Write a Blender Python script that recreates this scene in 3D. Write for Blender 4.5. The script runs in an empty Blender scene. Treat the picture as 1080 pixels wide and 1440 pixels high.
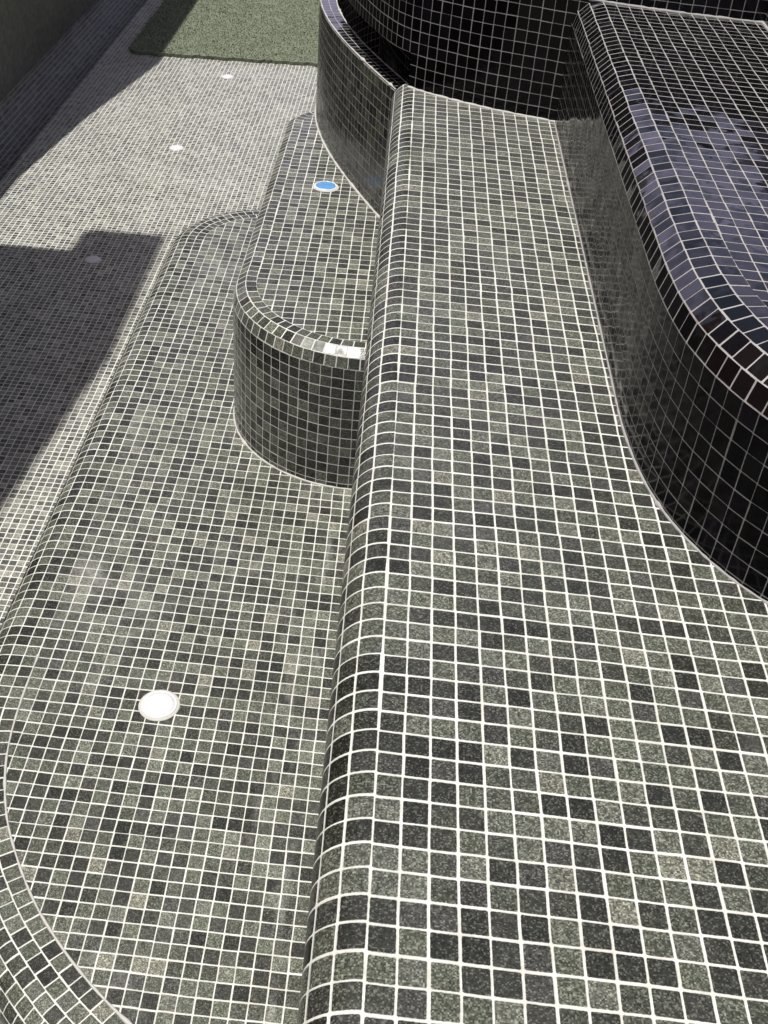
import bpy, bmesh, math, random
from mathutils import Vector, Matrix
random.seed(7)
T = 0.026                      # one mosaic tile with its joint, in metres: all plans below are in tiles
PI = math.pi
scn = bpy.context.scene
COL = scn.collection

# ------------------------------------------------------------------ camera
cam = bpy.data.cameras.new("Camera"); co = bpy.data.objects.new("Camera", cam); COL.objects.link(co)
cam.sensor_fit = 'VERTICAL'; cam.sensor_height = 36.0; cam.lens = 36.0*1544.73/1440.0
cam.clip_start = 0.02; cam.clip_end = 2000
R3 = Matrix.Rotation(-0.0160235, 3, 'Z') @ Matrix.Rotation(0.89440016, 3, 'X') @ Matrix.Rotation(0.0956683, 3, 'Z')
co.matrix_world = Matrix.Translation(Vector((-2.13576, -16.39977, 32.72474))*T) @ R3.to_4x4()
scn.camera = co
scn.render.resolution_x = 768; scn.render.resolution_y = 1024

# ------------------------------------------------------------------ sky and sun
SUN = Vector((-0.18, -0.10, 0.978)).normalized()
w = bpy.data.worlds.new("World"); scn.world = w; w.use_nodes = True
wn = w.node_tree; wn.nodes.clear()
sk = wn.nodes.new('ShaderNodeTexSky'); sk.sky_type = 'NISHITA'; sk.sun_disc = False
sk.dust_density = 4.0; sk.air_density = 1.0; sk.ozone_density = 1.0; sk.sun_elevation = math.asin(SUN.z); sk.sun_rotation = math.atan2(SUN.x, SUN.y)
bg = wn.nodes.new('ShaderNodeBackground'); bg.inputs[1].default_value = 0.054
wo = wn.nodes.new('ShaderNodeOutputWorld')
# low banks of pale cloud all round the horizon, blue above
wtc = wn.nodes.new('ShaderNodeTexCoord'); wsx = wn.nodes.new('ShaderNodeSeparateXYZ'); wn.links.new(wtc.outputs['Generated'], wsx.inputs[0])
wmp = wn.nodes.new('ShaderNodeMapping'); wmp.inputs['Scale'].default_value = (1, 1, 3.2); wn.links.new(wtc.outputs['Generated'], wmp.inputs[0])
wnz = wn.nodes.new('ShaderNodeTexNoise'); wnz.inputs['Scale'].default_value = 3.4; wnz.inputs['Detail'].default_value = 7; wnz.inputs['Roughness'].default_value = .62
wn.links.new(wmp.outputs[0], wnz.inputs['Vector'])
wm1 = wn.nodes.new('ShaderNodeMapRange'); wm1.interpolation_type = 'SMOOTHSTEP'; wm1.inputs[1].default_value = .36; wm1.inputs[2].default_value = .60; wn.links.new(wnz.outputs[0], wm1.inputs[0])
wm2 = wn.nodes.new('ShaderNodeMapRange'); wm2.interpolation_type = 'SMOOTHSTEP'; wm2.inputs[1].default_value = .62; wm2.inputs[2].default_value = .30; wn.links.new(wsx.outputs[2], wm2.inputs[0])
wmm = wn.nodes.new('ShaderNodeMath'); wmm.operation = 'MULTIPLY'; wn.links.new(wm1.outputs[0], wmm.inputs[0]); wn.links.new(wm2.outputs[0], wmm.inputs[1])
wmx = wn.nodes.new('ShaderNodeMix'); wmx.data_type = 'RGBA'; wn.links.new(wmm.outputs[0], wmx.inputs[0]); wn.links.new(sk.outputs[0], wmx.inputs[6]); wmx.inputs[7].default_value = (12.4, 11.6, 16.8, 1)
wn.links.new(wmx.outputs[2], bg.inputs[0]); wn.links.new(bg.outputs[0], wo.inputs[0])
sl = bpy.data.lights.new("Sun", 'SUN'); sl.energy = 4.4; sl.angle = math.radians(0.5); sl.color = (1.0, 0.975, 0.925)
so = bpy.data.objects.new("Sun", sl); COL.objects.link(so)
so.rotation_euler = SUN.to_track_quat('Z', 'Y').to_euler()
scn.view_settings.view_transform = 'Standard'; scn.view_settings.look = 'None'
scn.view_settings.exposure = 0.08; scn.view_settings.gamma = 1.0

# ------------------------------------------------------------------ materials
class G:
    """small node-tree helper"""
    def __init__(s, name):
        s.m = bpy.data.materials.new(name); s.m.use_nodes = True
        s.t = s.m.node_tree; s.b = s.t.nodes['Principled BSDF']
    def n(s, typ, **kw):
        x = s.t.nodes.new(typ)
        for k, v in kw.items(): setattr(x, k, v)
        return x
    def put(s, sock, v):
        if hasattr(v, 'is_linked') or isinstance(v, bpy.types.NodeSocket): s.t.links.new(v, sock)
        else: sock.default_value = v
    def math(s, op, a, b=0.0, c=0.0, clamp=False):
        x = s.n('ShaderNodeMath', operation=op, use_clamp=clamp)
        s.put(x.inputs[0], a); s.put(x.inputs[1], b); s.put(x.inputs[2], c); return x.outputs[0]
    def vmath(s, op, a, b=(0, 0, 0)):
        x = s.n('ShaderNodeVectorMath', operation=op)
        s.put(x.inputs[0], a)
        if op == 'SCALE': s.put(x.inputs['Scale'], b)
        else: s.put(x.inputs[1], b)
        return x.outputs[0]
    def smooth(s, v, a, b):
        x = s.n('ShaderNodeMapRange', interpolation_type='SMOOTHSTEP')
        s.put(x.inputs[0], v); x.inputs[1].default_value = a; x.inputs[2].default_value = b; return x.outputs[0]
    def mix(s, f, a, b, mode='MIX'):
        x = s.n('ShaderNodeMix', data_type='RGBA', blend_type=mode)
        s.put(x.inputs[0], f); s.put(x.inputs[6], a); s.put(x.inputs[7], b); return x.outputs[2]
    def noise(s, vec, scale, detail=3, rough=.55, dims='3D'):
        x = s.n('ShaderNodeTexNoise', noise_dimensions=dims)
        s.put(x.inputs['Vector'], vec); x.inputs['Scale'].default_value = scale
        x.inputs['Detail'].default_value = detail; x.inputs['Roughness'].default_value = rough; return x.outputs[0]
    def white(s, vec):
        x = s.n('ShaderNodeTexWhiteNoise', noise_dimensions='3D'); s.put(x.inputs['Vector'], vec); return x.outputs
    def ramp(s, f, stops, interp='LINEAR'):
        x = s.n('ShaderNodeValToRGB'); x.color_ramp.interpolation = interp
        while len(x.color_ramp.elements) < len(stops): x.color_ramp.elements.new(0.5)
        for e, (p, c) in zip(x.color_ramp.elements, stops): e.position = p; e.color = (*c, 1)
        s.put(x.inputs[0], f); return x.outputs[0]

def srgb(r, g, b):
    f = lambda v: ((v/255+.055)/1.055)**2.4 if v > 10 else v/255/12.92
    return (f(r), f(g), f(b))

def mosaic(name, stops, grout, joint=0.055, rough=(.22, .38), tilt=.03, speck=.6, haze=.0, seed=0.0, spec=.5,
           wob=.036, groutrough=.9, coat=0.0, bump=.5, sheen=0.0, smear=None):
    g = G(name); b = g.b
    uv = g.n('ShaderNodeTexCoord').outputs['UV']
    gp = g.n('ShaderNodeNewGeometry')
    # hand laid: the lattice wavers a little, and whole sheets of tiles sit slightly off
    sh = g.vmath('FLOOR', g.vmath('SCALE', uv, 1/12.0))
    sw = g.white(g.vmath('ADD', sh, (seed, 3.1, 1.7)))[1]
    nz = g.n('ShaderNodeTexNoise'); g.put(nz.inputs['Vector'], uv); nz.inputs['Scale'].default_value = .22; nz.inputs['Detail'].default_value = 2
    off = g.vmath('SCALE', g.vmath('SUBTRACT', nz.outputs[1], (.5, .5, .5)), wob*4)
    off2 = g.vmath('SCALE', g.vmath('SUBTRACT', sw, (.5, .5, .5)), wob)
    uv2 = g.vmath('ADD', g.vmath('ADD', uv, off), off2)
    cell = g.vmath('FLOOR', uv2)
    cellz = g.vmath('MULTIPLY', cell, (1, 1, 0))
    rnd = g.white(g.vmath('ADD', cellz, (.5+seed, .5, seed*3.3)))
    rnd2 = g.white(g.vmath('ADD', cellz, (7.5+seed, 2.5, 9.1)))
    fr = g.vmath('FRACTION', uv2)
    sx = g.n('ShaderNodeSeparateXYZ'); g.put(sx.inputs[0], fr)
    sr = g.n('ShaderNodeSeparateXYZ'); g.put(sr.inputs[0], rnd2[1])
    # tile centre jitters, so joints differ in width
    ax = g.math('ABSOLUTE', g.math('SUBTRACT', g.math('ADD', sx.outputs[0], g.math('MULTIPLY', g.math('SUBTRACT', sr.outputs[0], .5), .035)), .5))
    ay = g.math('ABSOLUTE', g.math('SUBTRACT', g.math('ADD', sx.outputs[1], g.math('MULTIPLY', g.math('SUBTRACT', sr.outputs[1], .5), .035)), .5))
    # rounded-square distance
    qx = g.math('MAXIMUM', g.math('SUBTRACT', ax, .5-joint-.06), 0.0)
    qy = g.math('MAXIMUM', g.math('SUBTRACT', ay, .5-joint-.06), 0.0)
    d = g.math('SQRT', g.math('ADD', g.math('MULTIPLY', qx, qx), g.math('MULTIPLY', qy, qy)))
    ragged = g.math('MULTIPLY', g.math('SUBTRACT', g.noise(uv, 9.0, 2), .5), .035)
    d = g.math('ADD', d, ragged)
    tile = g.smooth(d, .072, .048)            # 1 on the tile, 0 in the joint
    # colour of each tile
    c = g.ramp(rnd[0], stops, 'CONSTANT')
    c = g.mix(1.0, c, g.ramp(sr.outputs[2], [(0, (.84, .84, .85)), (1, (1.14, 1.14, 1.12))]), 'MULTIPLY')
    # fine glass grain and brushed streaks
    gr = g.noise(uv, 9.0, 3, .8)
    if speck > .1:
        cellg = g.vmath('FLOOR', g.vmath('MULTIPLY', uv, (17.0, 19.0, 1.0)))
        wg = g.white(g.vmath('ADD', cellg, (.5, .5, seed)))
        cg2 = g.vmath('FLOOR', g.vmath('MULTIPLY', g.vmath('ADD', uv, (.37, .11, 0)), (9.0, 8.0, 1.0)))
        wg2 = g.white(g.vmath('ADD', cg2, (.5, .5, seed+4)))
        c = g.mix(1.0, c, g.ramp(wg[0], [(0, (.35,)*3), (.45, (.75,)*3), (.80, (1.35,)*3), (1, (2.1,)*3)]), 'MULTIPLY')
        c = g.mix(1.0, c, g.ramp(wg2[0], [(0, (.72,)*3), (.5, (1.0,)*3), (1, (1.32,)*3)]), 'MULTIPLY')
        c = g.mix(g.math('MULTIPLY', g.math('GREATER_THAN', wg[0], .86), .12), c, (.36, .36, .33, 1))
    big = g.noise(uv, 5.0, 3, .6)
    c = g.mix(1.0, c, g.ramp(big, [(.3, (.78,)*3), (.7, (1.22,)*3)]), 'MULTIPLY')
    if speck > .1:
        st = g.noise(g.vmath('MULTIPLY', uv2, (2.2, 21.0, 1)), 1.0, 4, .75)
        pick = g.math('GREATER_THAN', rnd2[0], .72)
        stm = g.math('MULTIPLY', g.smooth(st, .56, .74), pick)
        c = g.mix(g.math('MULTIPLY', stm, .22), c, (.45, .44, .40, 1))
    # dried grout film left on the tiles, in drifts
    if haze > 0:
        hz = g.noise(uv, .055, 5, .62)
        hz2 = g.noise(g.vmath('ADD', uv, (31, 7, 2)), .6, 4, .7)
        hm = g.math('MULTIPLY', g.smooth(hz, .46, .70), g.smooth(hz2, .30, .75))
        if smear:      # streaks of grout slurry dried along the foot of the bench
            su = g.n('ShaderNodeSeparateXYZ'); g.put(su.inputs[0], uv)
            bd = g.math('ABSOLUTE', g.math('SUBTRACT', su.outputs[0], smear[0]))
            bandm = g.smooth(bd, smear[1], 0.0)
            stn = g.noise(g.vmath('MULTIPLY', uv, (.9, .16, 1)), 1.0, 4, .65)
            hm = g.math('MAXIMUM', hm, g.math('MULTIPLY', bandm, g.smooth(stn, .50, .74)))
        hm = g.math('MULTIPLY', hm, g.math('ADD', .35, g.math('MULTIPLY', wg[0] if speck > .1 else rnd[0], .9)))
        hm = g.math('MULTIPLY', hm, g.math('ADD', .5, g.math('MULTIPLY', rnd2[0], .7)))
        c = g.mix(g.math('MULTIPLY', hm, haze), c, (.40, .395, .36, 1))
    gc = g.mix(g.ramp(g.noise(uv, 1.1, 6, .7), [(.32, (0, 0, 0)), (.62, (1, 1, 1))]), (grout[0]*.80, grout[1]*.79, grout[2]*.75, 1), (*[min(1, v*1.07) for v in grout], 1))
    gc = g.mix(1.0, gc, g.ramp(g.noise(uv, .12, 4, .6), [(.3, (.84, .84, .82)), (.6, (1.04, 1.04, 1.04))]), 'MULTIPLY')
    g.put(b.inputs['Base Color'], g.mix(tile, gc, c))
    rr = g.math('ADD', rough[0], g.math('MULTIPLY', rnd2[0], rough[1]-rough[0]))
    rr = g.math('ADD', rr, g.math('MULTIPLY', g.math('SUBTRACT', big, .5), .12 if speck > .1 else .04))
    g.put(b.inputs['Roughness'], g.math('ADD', g.math('MULTIPLY', tile, g.math('SUBTRACT', rr, groutrough)), groutrough))
    b.inputs['Specular IOR Level'].default_value = spec
    if sheen:
        g.put(b.inputs['Sheen Weight'], g.math('MULTIPLY', sheen, g.ramp(g.noise(uv, .35, 5, .65), [(.3, (.45,)*3), (.7, (1.2,)*3)])))
        b.inputs['Sheen Roughness'].default_value = .42; b.inputs['Sheen Tint'].default_value = (1.0, .99, .93, 1)
    if coat: b.inputs['Coat Weight'].default_value = coat; b.inputs['Coat Roughness'].default_value = .04
    # each tile leans its own way
    jit = g.vmath('SCALE', g.vmath('SUBTRACT', rnd[1], (.5, .5, .5)), tilt)
    wv = g.n('ShaderNodeTexNoise'); g.put(wv.inputs['Vector'], uv); wv.inputs['Scale'].default_value = 1.6; wv.inputs['Detail'].default_value = 1
    jit = g.vmath('ADD', jit, g.vmath('SCALE', g.vmath('SUBTRACT', wv.outputs[1], (.5, .5, .5)), tilt*.9))
    nn = g.vmath('NORMALIZE', g.vmath('ADD', gp.outputs['Normal'], jit))
    bp = g.n('ShaderNodeBump'); bp.inputs['Strength'].default_value = bump; bp.inputs['Distance'].default_value = .0012
    hgt = g.math('ADD', g.smooth(d, .11, .03), g.math('MULTIPLY', gr, .10 if speck > .1 else .0))
    g.put(bp.inputs['Height'], hgt); g.put(bp.inputs['Normal'], nn)
    g.put(b.inputs['Normal'], bp.outputs[0])
    return g.m

GREYS = [(0, srgb(38, 39, 34)), (.20, srgb(48, 49, 43)), (.36, srgb(62, 64, 56)), (.52, srgb(75, 78, 68)),
         (.72, srgb(86, 88, 79)), (.88, srgb(58, 58, 54)), (.965, srgb(98, 98, 88))]
PALES = [(0, srgb(78, 78, 75)), (.18, srgb(98, 98, 92)), (.40, srgb(120, 120, 112)), (.62, srgb(136, 136, 127)),
         (.82, srgb(108, 108, 102)), (.93, srgb(150, 149, 140))]
def lift(stops, k): return [(p, tuple(v*k for v in c)) for p, c in stops]
DARKS = [(0, srgb(30, 30, 28)), (.25, srgb(42, 43, 38)), (.5, srgb(55, 56, 49)), (.75, srgb(66, 67, 58)), (.92, srgb(44, 44, 46))]
BLACK = [(0, (.0035, .0035, .004)), (.4, (.005, .005, .006)), (.8, (.007, .006, .008))]
WHITE_GROUT = (.70, .70, .665)
M_BENCH = mosaic('bench_mosaic', lift(GREYS, 1.28), WHITE_GROUT, joint=.047, haze=.25, seed=1, sheen=1.0)
M_STEP = mosaic('step_mosaic', lift(GREYS, 1.5), WHITE_GROUT, joint=.042, haze=.75, seed=2, sheen=.9, smear=(-5.6, 3.0))
M_PLAT = mosaic('platform_mosaic', lift(GREYS, 1.5), WHITE_GROUT, joint=.042, haze=.35, sheen=.55, seed=3, rough=(.12, .22), tilt=.02)
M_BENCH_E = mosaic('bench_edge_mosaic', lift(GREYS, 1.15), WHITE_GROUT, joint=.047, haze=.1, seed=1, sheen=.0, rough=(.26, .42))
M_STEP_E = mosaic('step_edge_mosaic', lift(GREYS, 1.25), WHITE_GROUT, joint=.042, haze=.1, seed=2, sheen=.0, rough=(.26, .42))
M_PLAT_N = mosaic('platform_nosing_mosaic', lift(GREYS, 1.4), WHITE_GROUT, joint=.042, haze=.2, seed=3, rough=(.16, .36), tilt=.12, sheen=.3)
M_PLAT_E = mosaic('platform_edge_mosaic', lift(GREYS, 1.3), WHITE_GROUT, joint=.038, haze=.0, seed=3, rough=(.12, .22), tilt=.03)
M_FLOOR = mosaic('floor_mosaic', PALES, WHITE_GROUT, joint=.072, haze=.95, seed=4, sheen=.4, spec=.25)
M_CURVE = mosaic('curved_wall_mosaic', lift(DARKS, 1.5), (.34, .34, .30), joint=.032, haze=.1, seed=5, rough=(.18, .3))
M_LEFT = mosaic('pool_wall_mosaic', DARKS, (.11, .115, .09), joint=.045, haze=.0, seed=6, rough=(.35, .5))
M_COVE = mosaic('cove_mosaic', GREYS, (.40, .39, .40), joint=.055, haze=.2, seed=7, rough=(.5, .7), spec=.3)
M_BLACK = mosaic('black_glass_mosaic', BLACK, (.33, .32, .31), joint=.030, rough=(.07, .13), tilt=.05, speck=.0, seed=8, bump=.35, groutrough=.6, spec=.15)
M_GRIS = mosaic('black_riser_mosaic', BLACK, (.22, .215, .21), joint=.024, rough=(.09, .15), tilt=.06, speck=.0, seed=11, bump=.3, groutrough=.6, spec=.06)
M_BLACK2 = mosaic('black_bench_mosaic', BLACK, (.42, .40, .40), joint=.034, rough=(.04, .09), tilt=.062, speck=.0, seed=9, bump=.35, groutrough=.5, spec=1.0)

def plain(name, col, rough=.6, noise=.15, nscale=40, bump=.0, spec=.5):
    g = G(name)
    tc = g.n('ShaderNodeTexCoord').outputs['Object']
    n = g.noise(tc, nscale, 4, .6)
    g.put(g.b.inputs['Base Color'], g.mix(n, (*[c*(1-noise) for c in col], 1), (*[min(1, c*(1+noise)) for c in col], 1)))
    g.b.inputs['Roughness'].default_value = rough; g.b.inputs['Specular IOR Level'].default_value = spec
    if bump:
        bp = g.n('ShaderNodeBump'); bp.inputs['Strength'].default_value = bump; bp.inputs['Distance'].default_value = .002
        g.put(bp.inputs['Height'], n); g.put(g.b.inputs['Normal'], bp.outputs[0])
    return g.m
M_CAULK = plain('white_grout_bead', (.50, .49, .46), .85, .12, 60, .3)
M_CAULKD = plain('grey_grout_bead', (.34, .33, .32), .8, .12, 60, .3)
M_WHITEP = plain('white_plastic', (.70, .70, .70), .25, .03, 30)
M_LENS = plain('frosted_lens', (.66, .65, .68), .3, .16, 60, .1)
M_BLUE = plain('blue_protective_film', srgb(92, 146, 200), .25, .35, 60, 1.0)
M_DECK = plain('stone_paving', (.40, .38, .34), .8, .2, 6, .2)
M_EARTH = plain('earth', (.16, .14, .11), .95, .2, 2, .2)
M_BRICK = plain('brown_render', srgb(140, 100, 78), .85, .15, 3, .2)
M_SLAB = plain('shade_slab_tiles', srgb(150, 85, 60), .8, .2, 8, .2)
M_DARKG = plain('window_glass', (.02, .025, .03), .05, .1, 3)
M_RENDER = plain('caster_render', (.42, .40, .36), .9, .12, 5, .2)
def turf_mat():
    g = G('artificial_turf')
    tc = g.n('ShaderNodeTexCoord').outputs['Object']
    a = g.noise(tc, 7, 5, .65); f = g.noise(tc, 120, 2, .6)
    c = g.mix(a, (*srgb(92, 100, 80), 1), (*srgb(128, 134, 114), 1))
    c = g.mix(1.0, c, g.ramp(f, [(.3, (.6, .6, .6)), (.7, (1.3, 1.3, 1.3))]), 'MULTIPLY')
    g.put(g.b.inputs['Base Color'], c); g.b.inputs['Roughness'].default_value = .8
    return g.m
M_TURF = turf_mat()

# ------------------------------------------------------------------ object helpers
def link(name, bm, mat, parent=None, smooth=True):
    me = bpy.data.meshes.new(name)
    bmesh.ops.scale(bm, vec=(T, T, T), verts=bm.verts)
    bm.to_mesh(me); bm.free()
    for p in me.polygons: p.use_smooth = smooth
    me.materials.append(mat)
    o = bpy.data.objects.new(name, me); COL.objects.link(o)
    if parent:
        o.parent = parent; o.matrix_parent_inverse = parent.matrix_world.inverted()
    return o
def thing(name, label, cat, loc=(0, 0, 0), group=None):
    o = bpy.data.objects.new(name, None); COL.objects.link(o)
    o.location = Vector(loc)*T; o.empty_display_size = .05
    o.matrix_world = Matrix.Translation(Vector(loc)*T)
    o['label'] = label; o['category'] = cat
    if group: o['group'] = group
    return o
def structure(o):
    o['kind'] = 'structure'; return o

def arc(cx, cy, r, a0, a1, n=48):
    return [(cx+r*math.cos(math.radians(a0+(a1-a0)*i/n)), cy+r*math.sin(math.radians(a0+(a1-a0)*i/n))) for i in range(n+1)]
def seg(p, q, step=1.0):
    n = max(1, int(math.dist(p, q)/step)); return [(p[0]+(q[0]-p[0])*i/n, p[1]+(q[1]-p[1])*i/n) for i in range(n+1)]
def join(*ps):
    o = []
    for p in ps:
        for q in p:
            if not o or math.dist(o[-1], q) > 1e-3: o.append(q)
    return o
def spline(pts, n=10):
    P = [(2*pts[0][0]-pts[1][0], 2*pts[0][1]-pts[1][1])]+list(pts)+[(2*pts[-1][0]-pts[-2][0], 2*pts[-1][1]-pts[-2][1])]
    o = []
    for i in range(1, len(P)-2):
        for k in range(n):
            t = k/n; r = []
            for c in (0, 1):
                a, b_, c_, d = P[i-1][c], P[i][c], P[i+1][c], P[i+2][c]
                r.append(.5*((2*b_)+(-a+c_)*t+(2*a-5*b_+4*c_-d)*t*t+(-a+3*b_-3*c_+d)*t**3))
            o.append(tuple(r))
    o.append(tuple(pts[-1])); return o
def normals(path):
    N = []
    for i in range(len(path)):
        a = path[max(0, i-1)]; b = path[min(len(path)-1, i+1)]
        dx, dy = b[0]-a[0], b[1]-a[1]; l = math.hypot(dx, dy); N.append((-dy/l, dx/l))
    return N
def offset(path, d):
    return [(p[0]-n[0]*d, p[1]-n[1]*d) for p, n in zip(path, normals(path))]

def sweep(path, rings, anchor=(0, 0.0)):
    """rings: [(samples [(inset,z,v)...], inset at which tiles are measured)]"""
    bm = bmesh.new(); uvl = bm.loops.layers.uv.new('UVMap')
    N = normals(path); made = {}
    def vert(i, ins, z):
        k = (i, round(ins, 4), round(z, 4))
        if k not in made:
            p, n = path[i], N[i]; made[k] = bm.verts.new((p[0]-n[0]*ins, p[1]-n[1]*ins, z))
        return made[k]
    for samples, mi in rings:
        q = offset(path, mi); L = [0.0]
        for i in range(1, len(q)): L.append(L[-1]+math.dist(q[i-1], q[i]))
        s = anchor[1]-L[anchor[0]]; L = [l+s for l in L]
        # one facet per tile: cut the ring at every joint
        cuts = [L[0]] + [float(k) for k in range(math.ceil(L[0]+.05), math.floor(L[-1]-.05)+1)] + [L[-1]]
        row = []; i = 0
        for u in cuts:
            while i < len(L)-2 and L[i+1] < u: i += 1
            f_ = (u-L[i])/max(1e-9, L[i+1]-L[i])
            p = (path[i][0]*(1-f_)+path[i+1][0]*f_, path[i][1]*(1-f_)+path[i+1][1]*f_)
            n = (N[i][0]*(1-f_)+N[i+1][0]*f_, N[i][1]*(1-f_)+N[i+1][1]*f_); l = math.hypot(*n); n = (n[0]/l, n[1]/l)
            row.append([bm.verts.new((p[0]-n[0]*a[0], p[1]-n[1]*a[0], a[1])) for a in samples])
        for i in range(len(cuts)-1):
            for j in range(len(samples)-1):
                a, b_ = samples[j], samples[j+1]
                f = bm.faces.new((row[i][j], row[i+1][j], row[i+1][j+1], row[i][j+1]))
                for lp, uvv in zip(f.loops, [(a[2], cuts[i]), (a[2], cuts[i+1]), (b_[2], cuts[i+1]), (b_[2], cuts[i])]): lp[uvl].uv = uvv
    return bm
def nosing_rings(R, rows, nb, ztop, v0=0.0, sub=1):
    out = []
    for k in range(nb):            # flat bands, innermost first
        i0 = R+nb-k; out.append(([(i0, ztop, v0+k), (i0-1, ztop, v0+k+1)], i0-.5))
    for k in range(rows):
        a0, a1 = PI/2*k/rows, PI/2*(k+1)/rows; sm = []
        for j in range(sub+1):
            a = a0+(a1-a0)*j/sub; sm.append((R-R*math.sin(a), ztop-R+R*math.cos(a), v0+nb+k+j/sub))
        out.append((sm, (sm[0][0]+sm[-1][0])/2))
    return out, v0+nb+rows
def riser_rings(ztop, zbot, v0, ins=0.0):
    return [([(ins, ztop, v0), (ins, zbot, v0+ztop-zbot)], ins)]
def welded(bm):
    bmesh.ops.remove_doubles(bm, verts=bm.verts, dist=.02); return bm
def flat(poly, z, uvf):
    bm = bmesh.new(); uvl = bm.loops.layers.uv.new('UVMap')
    f = bm.faces.new([bm.verts.new((x, y, z)) for x, y in poly])
    if f.normal.z < 0 or True:
        f.normal_update()
        if f.normal.z < 0: f.normal_flip()
    bmesh.ops.triangulate(bm, faces=[f])
    for f in bm.faces:
        for lp in f.loops: lp[uvl].uv = uvf(lp.vert.co.x, lp.vert.co.y)
    return bm
def bead(path, z, r=.14, ins=0.0):
    q = offset(path, ins); N = normals(path); bm = bmesh.new(); K = 6; rows = []
    for i, p in enumerate(q):
        rr = r*(1+.35*random.uniform(-1, 1)); rr *= random.uniform(1.6, 2.6) if random.random() < .03 else 1
        n = N[i]
        rows.append([bm.verts.new((p[0]+n[0]*rr*math.cos(2*PI*k/K), p[1]+n[1]*rr*math.cos(2*PI*k/K), z+rr*.8*math.sin(2*PI*k/K))) for k in range(K)])
    for a, b_ in zip(rows, rows[1:]):
        for k in range(K): bm.faces.new((a[k], b_[k], b_[(k+1) % K], a[(k+1) % K]))
    bmesh.ops.recalc_face_normals(bm, faces=bm.faces); return bm
def box(x0, y0, z0, x1, y1, z1):
    bm = bmesh.new(); bmesh.ops.create_cube(bm, size=1)
    for v in bm.verts: v.co = ((x0+x1)/2+v.co.x*(x1-x0), (y0+y1)/2+v.co.y*(y1-y0), (z0+z1)/2+v.co.z*(z1-z0))
    return bm
def near(path, pt):
    return min(range(len(path)), key=lambda i: math.dist(path[i], pt))

ZC, ZB, ZD, ZA, ZG, ZW, ZF = -61.0, -28.0, -14.0, 0.0, 10.3, -0.8, 19.0

# ------------------------------------------------------------------ F curve (tall black wall) and W curve (curved overflow wall)
F_R = spline([(27.5, 78.0), (22, 78.5), (18, 79.1), (14, 80.0), (10.3, 81.3), (6.6, 82.5), (3.8, 83.6), (.6, 85.2), (-2.0, 86.9)])
F_L = spline([(-2.0, 86.9), (-3.6, 88.9), (-5.5, 93.0), (-8.0, 100.0), (-9.8, 108.0), (-10.6, 116.0), (-10.0, 126.0), (-7.0, 136.0), (-2, 144)])
W_P = spline([(-3.2, 88.3), (-5.1, 92.5), (-7.5, 98.2), (-9.8, 104.4), (-11.6, 110.6), (-12.8, 117.0), (-13.1, 123.5), (-12.3, 131), (-9.5, 139), (-4, 147)])

# ------------------------------------------------------------------ upper bench (nearest, right)
Rn = 2.4
t = thing('tiled_bench', 'wide grey mosaic bench with white joints and rounded left edge, nearest the camera', 'bench', (0, 20, ZB))
A_path = seg((-2.8, -60), (-3.45, 88.3))
rings, v = nosing_rings(2.0, 3, 0, ZA, -1.0, 4)
link('nosing', welded(sweep(A_path, rings, (0, -60.1))), M_BENCH_E, t, True)
link('riser', sweep(A_path, riser_rings(ZA-2.0, ZB, v), (0, -60.1)), M_BENCH_E, t, False)
Fp = [p for p in reversed(F_R)]
poly = [(-.8, -60), (30, -60), (30, 82)] + [(x, y+1.2) for x, y in reversed(Fp) if -1.3 < x < 29] + [(-1.445, 87.2)]
link('seat', flat(poly, ZA, lambda x, y: (x+.064+.0044*y, y+.042*x)), M_BENCH, t, False)
link('grout_bead', bead(seg((-3.4, 8), (-3.4, 62)), ZB, .16), M_CAULK, t)

# ------------------------------------------------------------------ long low step (B)
t = thing('tiled_step', 'long low mosaic step with one white light, running along the left of the bench', 'pool step', (-16, 50, ZC))
B_in = spline([(-2.4, 7.3), (-4, 7.8), (-7, 9.0), (-10.3, 10.8), (-13.6, 13.0), (-16.3, 15.2), (-18.7, 17.6), (-20.5, 19.8), (-22.3, 22.6), (-23.8, 25.6), (-25.0, 29.6), (-25.5, 34), (-25.6, 40)], 6)
B_path = join(offset(B_in, -4.4), seg((-30, 40), (-30, 110)), arc(-17.5, 110, 12.5, 180, 90, 36), seg((-17.5, 122.5), (-12, 122.5)))
ia = near(B_path, (-30, 70)); ya = B_path[ia][1]
rings, v = nosing_rings(Rn, 4, 2, ZB, 0.0, 3)
link('nosing', welded(sweep(B_path, rings, (ia, ya-.8))), M_STEP_E, t, True)
link('riser', sweep(B_path, riser_rings(ZB-Rn, ZC, v), (ia, ya-.8)), M_STEP_E, t, False)
inn = offset(B_path, Rn+2)
poly = [(x, y) for x, y in inn if x < -2.7] + [(-2.7, 118.1), (-2.7, 7.6)]
link('tread', flat(poly, ZB, lambda x, y: (x+.6, y+.03*x)), M_STEP, t, False)
link('grout_bead', bead([p for p in B_in if p[1] < 39], ZB+.01, .075), M_CAULK, t)

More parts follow.
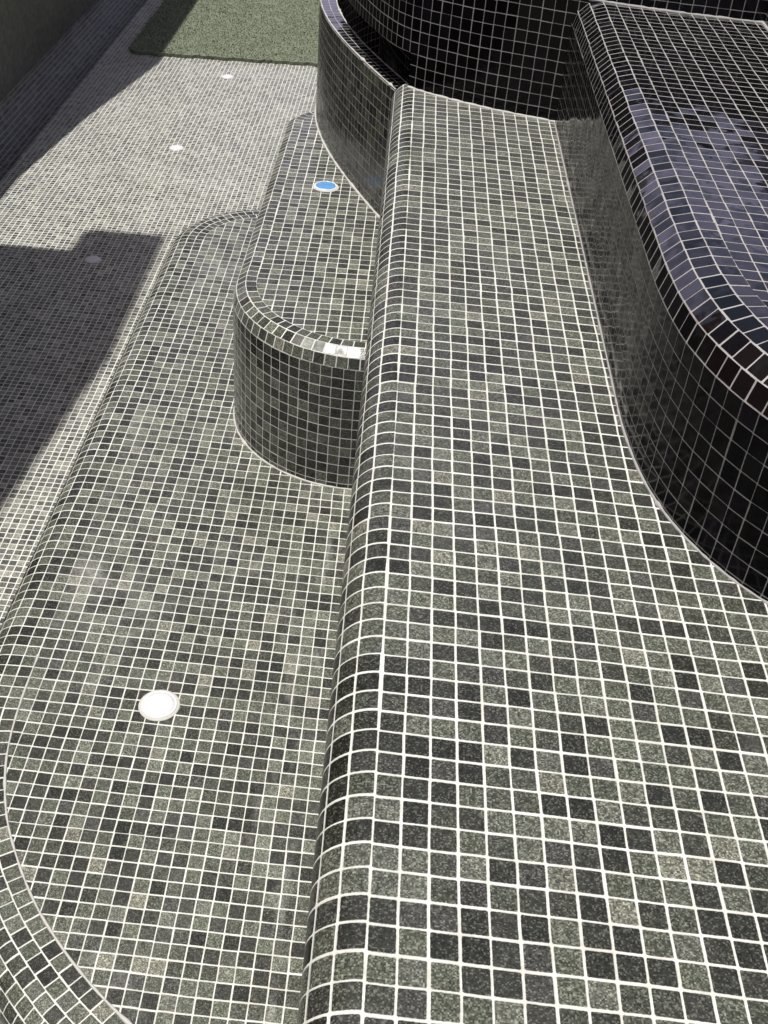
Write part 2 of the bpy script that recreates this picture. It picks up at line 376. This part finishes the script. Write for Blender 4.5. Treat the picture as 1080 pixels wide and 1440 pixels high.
# ------------------------------------------------------------------ rounded platform (D) on the step
t = thing('tiled_platform', 'raised mosaic platform with rounded front and a blue-covered light on top', 'pool step', (-10, 90, ZB))
D_path = join(seg((-2.7, 62.12), (-4.1, 62.1), .5), arc(-4.1, 74.3, 12.2, 270, 180, 44), seg((-16.3, 74.3), (-16.3, 115)), arc(-10.8, 115, 5.5, 180, 90, 16), seg((-10.8, 120.5), (-8, 120.5)))
ia = near(D_path, (-16.3, 95)); ya = D_path[ia][1]
rings, v = [([(2.15, ZD, 0), (1.15, ZD, 1)], 1.65), ([(1.15, ZD, 1), (.31, ZD-.545, 2)], .73), ([(.31, ZD-.545, 2), (0, ZD-1.5, 3)], .15)], 3
link('nosing', sweep(D_path, rings, (ia, ya-.3)), M_PLAT_N, t, False)
link('riser', sweep(D_path, riser_rings(ZD-1.5, ZB, v), (0, .37)), M_PLAT_E, t, False)
inn = offset(D_path, 2.15)
poly = [p for p in inn] + [(-2.7, 118.35), (-2.7, inn[0][1])]
link('tread', flat(poly, ZD, lambda x, y: (x+.15, y-.05*x+.3)), M_PLAT, t, False)
link('grout_bead', bead(D_path[:62], ZB, .12, -.02), M_CAULK, t)

# ------------------------------------------------------------------ curved wall (W)
t = thing('curved_wall', 'curved dark mosaic wall with narrow flat rim at the back of the platform', 'wall', (-8, 100, ZC))
link('outer_face', sweep(W_P, [([(0.15, ZW, -.15), (0, ZW-.15, 0), (0, ZC, ZW-ZC)], 0)]), M_CURVE, t, False)
link('rim', sweep(W_P, [([(1.9, ZW, 2), (1.0, ZW+.0, 1)], 1.5), ([(1.0, ZW, 1), (0.15, ZW, 0.1)], .5)]), M_BLACK2, t, False)
link('inner_face', sweep(W_P, [([(1.9, ZW-14, 14), (1.9, ZW, 0)], 1.9)]), M_BLACK, t, False)
link('grout_bead', bead(W_P[:62], ZD, .16, -.02), M_CAULK, t)
bmz = bead(W_P, ZW, .08, .10)
link('rim_joint', bmz, M_CAULK, t); link('rim_joint', bead(W_P, ZW, .08, 1.9), M_CAULK, t)

# ------------------------------------------------------------------ tall black wall (F)
t = thing('black_wall', 'tall curved black glass mosaic wall with thin grey joints, standing behind the bench', 'wall', (8, 84, ZA))
L_R = sum(math.dist(a, b_) for a, b_ in zip(F_R, F_R[1:]))
link('wall_face', sweep(F_R, [([(6, ZF, -6), (0, ZF, 0), (0, ZA-.5, ZF-ZA+.5)], 0)], (0, .6)), M_BLACK, t, False)
link('wall_face', sweep(F_L, [([(6, ZF, -6), (0, ZF, 0), (0, 3.0, ZF-3), (5, 3.0, ZF+2)], 0)], (0, L_R+.6)), M_BLACK, t, False)
link('recess', sweep(F_L, [([(5, 3.2, 0), (5, -15, 18)], 0)]), M_BLACK, t, False)
bmx = bmesh.new(); uvl = bmx.loops.layers.uv.new('UVMap')
p0, p1 = F_L[0], (F_L[0][0]+3.0, F_L[0][1]+4.2)
f = bmx.faces.new([bmx.verts.new(v_) for v_ in ((p0[0], p0[1], -15), (p1[0], p1[1], -15), (p1[0], p1[1], 3.1), (p0[0], p0[1], 3.1))])
for lp, u in zip(f.loops, ((0, 0), (5, 0), (5, 18), (0, 18))): lp[uvl].uv = u
link('reveal', bmx, M_BLACK, t, False)
link('grout_bead', bead(F_R, ZA, .16, -.02), M_CAULK, t)

# ------------------------------------------------------------------ black raised bench (G)
t = thing('black_bench', 'glossy black glass mosaic bench with rounded corner, its top mirroring blue sky', 'bench', (18, 50, ZA))
G_path = join(spline([(27.5, 13.9), (20.3, 17.1), (16.0, 20.2), (13.4, 23.6), (11.8, 27.8), (11.15, 33.0), (11.1, 40)], 14), seg((11.1, 40), (11.1, 81.0)))
ia = near(G_path, (11.1, 60)); ya = G_path[ia][1]
rings, v = nosing_rings(2.1, 3, 1, ZG, 0.0)
link('nosing', sweep(G_path, rings, (ia, ya+.6)), M_BLACK2, t, False)
link('riser', sweep(G_path, riser_rings(ZG-2.1, ZA, v), (ia, ya+.6)), M_GRIS, t, False)
inn = offset(G_path, 3.1)
poly = [p for p in inn if p[0] < 26.6 ] + [(14.2, 81.5), (26.6, 80)]
link('top', flat(poly, ZG, lambda x, y: (x-.2, y+.06*x)), M_BLACK2, t, False)
link('grout_bead', bead(G_path, ZA, .085, -.02), M_CAULKD, t)
link('grout_bead', bead([p for p in F_R if 12 < p[0] < 26], ZG, .16, -.02), M_CAULKD, t)

# ------------------------------------------------------------------ black side wall (H)
t = thing('black_side_wall', 'straight black mosaic wall closing the right end of the glossy black bench', 'wall', (26, 40, ZA))
H = seg((25.9, 10), (25.9, 79.5))
H = [(x, y) for x, y in reversed(H)]
bmh = bmesh.new(); uvl = bmh.loops.layers.uv.new('UVMap')
def quad(bm, uvl, vs, us):
    f = bm.faces.new([bm.verts.new(q) for q in vs])
    for lp, u in zip(f.loops, us): lp[uvl].uv = u
quad(bmh, uvl, [(25.9, 79.5, ZA), (25.9, 8, ZA), (25.9, 8, ZF), (25.9, 79.5, ZF)], [(0, 0), (71.5, 0), (71.5, 19), (0, 19)])
quad(bmh, uvl, [(25.9, 8, ZA), (34, 8, ZA), (34, 8, ZF), (25.9, 8, ZF)], [(0, 0), (8, 0), (8, 19), (0, 19)])
quad(bmh, uvl, [(25.9, 8, ZF), (34, 8, ZF), (34, 79.5, ZF), (25.9, 79.5, ZF)], [(0, 0), (8, 0), (8, 71), (0, 71)])
link('wall_face', bmh, M_BLACK, t, False)
link('grout_bead', bead(seg((25.85, 79), (25.85, 14)), ZG, .15), M_CAULKD, t)

# ------------------------------------------------------------------ setting: floor, terrace, ground
fl = flat([(-83, -60), (40, -60), (40, 430), (-83, 430)], ZC, lambda x, y: (x+.3, y+.01*x))
structure(link('pool_floor', fl, M_FLOOR, None, False))
structure(link('ground', flat([(-12000, -12000), (12000, -12000), (12000, 12000), (-12000, 12000)], ZC-20, lambda x, y: (x, y)), M_EARTH, None, False))
bmt = bmesh.new()
for b_ in (box(30, -300, 10, 500, 430, ZF-.2), ):
    me = bpy.data.meshes.new('tmp'); b_.to_mesh(me); bmt.from_mesh(me); b_.free(); bpy.data.meshes.remove(me)
structure(link('terrace', bmt, M_DECK, None, False))

# pool wall on the far left, with a cove at its foot
t = thing('pool_wall', 'long dark green mosaic pool wall in shade at the far left, curving into the floor', 'wall', (-90, 150, ZC))
PW = [(-90, 430), (-90, -60)]
PW = seg((-90, 430), (-90, -60), 4)
cove = [(0, ZC+7, 0)]
cv = [(-7*(1-math.cos(a)), ZC+7-7*math.sin(a)) for a in [PI/2*k/10 for k in range(11)]]
rr = []
samples = [(i_, z_, 11*k/10) for k, (i_, z_) in enumerate(cv)]
Rr = [(x, y) for x, y in PW]
def wallsweep(path, samples):
    bm = bmesh.new(); uvl = bm.loops.layers.uv.new('UVMap')
    g = [[bm.verts.new((x-s[0], y, s[1])) for s in samples] for x, y in path]
    for i in range(len(path)-1):
        for j in range(len(samples)-1):
            f = bm.faces.new((g[i][j], g[i+1][j], g[i+1][j+1], g[i][j+1]))
            for lp, u in zip(f.loops, [(samples[j][2], path[i][1]), (samples[j][2], path[i+1][1]), (samples[j+1][2], path[i+1][1]), (samples[j+1][2], path[i][1])]): lp[uvl].uv = u
    bmesh.ops.recalc_face_normals(bm, faces=bm.faces)
    return bm
link('wall_face', wallsweep(PW, [(0, -12, -42), (0, ZC+7, 0)]), M_LEFT, t)
link('cove', wallsweep(PW, samples), M_COVE, t)
link('coping', box(-101, -60, -12, -89.5, 430, -10.5), M_DECK, t, False)

# unseen wall and block past the left edge, added to cast the floor's shade
t = thing('shade_caster_wall', 'unseen added wall with sloping top, casting shade across the floor from the left', 'wall', (-95, 250, -10.5))
bmw = bmesh.new()
prof = [(175, -10.5), (430, -10.5), (430, 62), (268, 62), (228, 18), (190, -9)]  # sloping top shaped so the wall's shade tapers along the floor
fa = [bmw.verts.new((-90.2, y, z)) for y, z in prof]; fb = [bmw.verts.new((-98, y, z)) for y, z in prof]
bmw.faces.new(fa); bmw.faces.new(fb[::-1])
for i in range(len(prof)): bmw.faces.new((fa[i], fb[i], fb[(i+1) % len(prof)], fa[(i+1) % len(prof)]))
bmesh.ops.recalc_face_normals(bmw, faces=bmw.faces)
link('wall_body', bmw, M_RENDER, t, False)
t = thing('shade_caster_block', 'unseen added brown block with overhanging slab, casting the large floor shade from the left', 'shade_caster_block', (-150, 40, -10.5))
link('wall', box(-300, -60, -10.5, -92, 151, 118), M_BRICK, t, False)
link('wall', box(-103, -60, 118.2, -94, 128, 160), M_RENDER, t, False)
bmw = bmesh.new()
prof = [(153, 178), (153, 192), (108, 192), (60, 158), (-60, 150), (-60, 142), (60, 146)]  # slab outline shaped for the notch and slant of the large shade
fa = [bmw.verts.new((-92, y, z)) for y, z in prof]; fb = [bmw.verts.new((-105, y, z)) for y, z in prof]
bmw.faces.new(fa); bmw.faces.new(fb[::-1])
for i in range(len(prof)): bmw.faces.new((fa[i], fb[i], fb[(i+1) % len(prof)], fa[(i+1) % len(prof)]))
bmesh.ops.recalc_face_normals(bmw, faces=bmw.faces)
link('shade_slab', bmw, M_SLAB, t, False)
for k in range(3):
    link('window', box(-91.9, -30+60*k, 60, -91.2, 5+60*k, 110), M_DARKG, t, False)

# ------------------------------------------------------------------ artificial turf on the floor
bm = bmesh.new()
def turf_edge():
    pts = [(-68, 286.5), (-26, 289.5), (-5, 291), (-5, 420), (-77, 420), (-77, 296)]
    o = []
    pts = [(-74, 285.5), (-26, 289.5), (-2, 291), (-2, 420), (-77.5, 420), (-77.5, 294), (-77, 288.5), (-76, 286.3)]
    for i in range(len(pts)):
        a, b_ = pts[i], pts[(i+1) % len(pts)]
        n = max(1, int(math.dist(a, b_)/1.0))
        for k in range(n): o.append((a[0]+(b_[0]-a[0])*k/n+random.uniform(-.3, .3), a[1]+(b_[1]-a[1])*k/n+random.uniform(-.55, .55)))
    return o
te = turf_edge()
lo = [bm.verts.new((x, y, ZC+.05)) for x, y in te]; hi = [bm.verts.new((x, y, ZC+.9)) for x, y in te]
bm.faces.new(hi)
for i in range(len(te)): bm.faces.new((lo[i], lo[(i+1) % len(te)], hi[(i+1) % len(te)], hi[i]))
bmesh.ops.recalc_face_normals(bm, faces=bm.faces)
for _ in range(42000):
    x, y = random.uniform(-77.4, -10), random.uniform(286, 372)
    if y < 285.6+(x+74)*.083: continue
    h = random.uniform(.15, .55); a = random.uniform(0, 2*PI); ww = .16
    dx, dy = random.uniform(-.45, .45), random.uniform(-.45, .45)
    bm.faces.new([bm.verts.new(q) for q in ((x-ww*math.cos(a), y-ww*math.sin(a), ZC+.8), (x+ww*math.cos(a), y+ww*math.sin(a), ZC+.8), (x+dx, y+dy, ZC+.8+h))])
o = link('artificial_turf_mat', bm, M_TURF, None, False)
o['label'] = 'sheet of green artificial turf with a ragged front edge lying across the far pool floor'; o['category'] = 'turf mat'

# ------------------------------------------------------------------ recessed pool lights
def disc_profile(pts, n=40):
    bm = bmesh.new(); rows = []
    for r, z in pts:
        rows.append([bm.verts.new((r*math.cos(2*PI*k/n), r*math.sin(2*PI*k/n), z)) for k in range(n)] if r > 0 else [bm.verts.new((0, 0, z))])
    for a, b_ in zip(rows, rows[1:]):
        for k in range(n):
            k2 = (k+1) % n
            if len(b_) == 1: bm.faces.new((a[k], a[k2], b_[0]))
            else: bm.faces.new((a[k], a[k2], b_[k2], b_[k]))
    bmesh.ops.recalc_face_normals(bm, faces=bm.faces)
    if sum(f.normal.z for f in bm.faces) < 0: bmesh.ops.reverse_faces(bm, faces=bm.faces)
    return bm
def place(o, loc): o.location = Vector(loc)*T
def pool_light(loc, label, lens_mat, d=2.75, s=1.0):
    t = thing('pool_light', label, 'pool light', loc, 'round lights set into the pool floor and steps')
    r = d/2
    def add(name, bm, mat):
        me_o = link(name, bm, mat); me_o.parent = t; return me_o
    add('grout_collar', disc_profile([(r+.16, 0.006), (r+.10, .05), (r, .07), (r-.02, .02)]), M_CAULK)
    add('trim_ring', disc_profile([(r, .03), (r-.03, .13), (r-.10, .17), (r-.17, .16), (r-.20, .08)]), M_WHITEP)
    add('lens', disc_profile([(r-.19, .09), (r-.22, .16), (r-.5, .19), (r-.95, .205), (0, .21)]), lens_mat)
    return t
pool_light((-15.9, 35.2, ZB), 'large white round light set in the low step, nearest the camera', M_LENS, 2.6)
pool_light((-9.8, 96.0, ZD), 'round light under blue protective film on the raised platform', M_BLUE, 2.5)
pool_light((-56.5, 166.4, ZC), 'white round floor light lying in the large shadow on the left', M_LENS, 2.7)
pool_light((-52.1, 223.2, ZC), 'white round light in the middle of the sunlit pool floor', M_LENS, 2.9)
pool_light((-48.6, 274.4, ZC), 'farthest white round floor light, just in front of the green turf', M_LENS, 2.9)
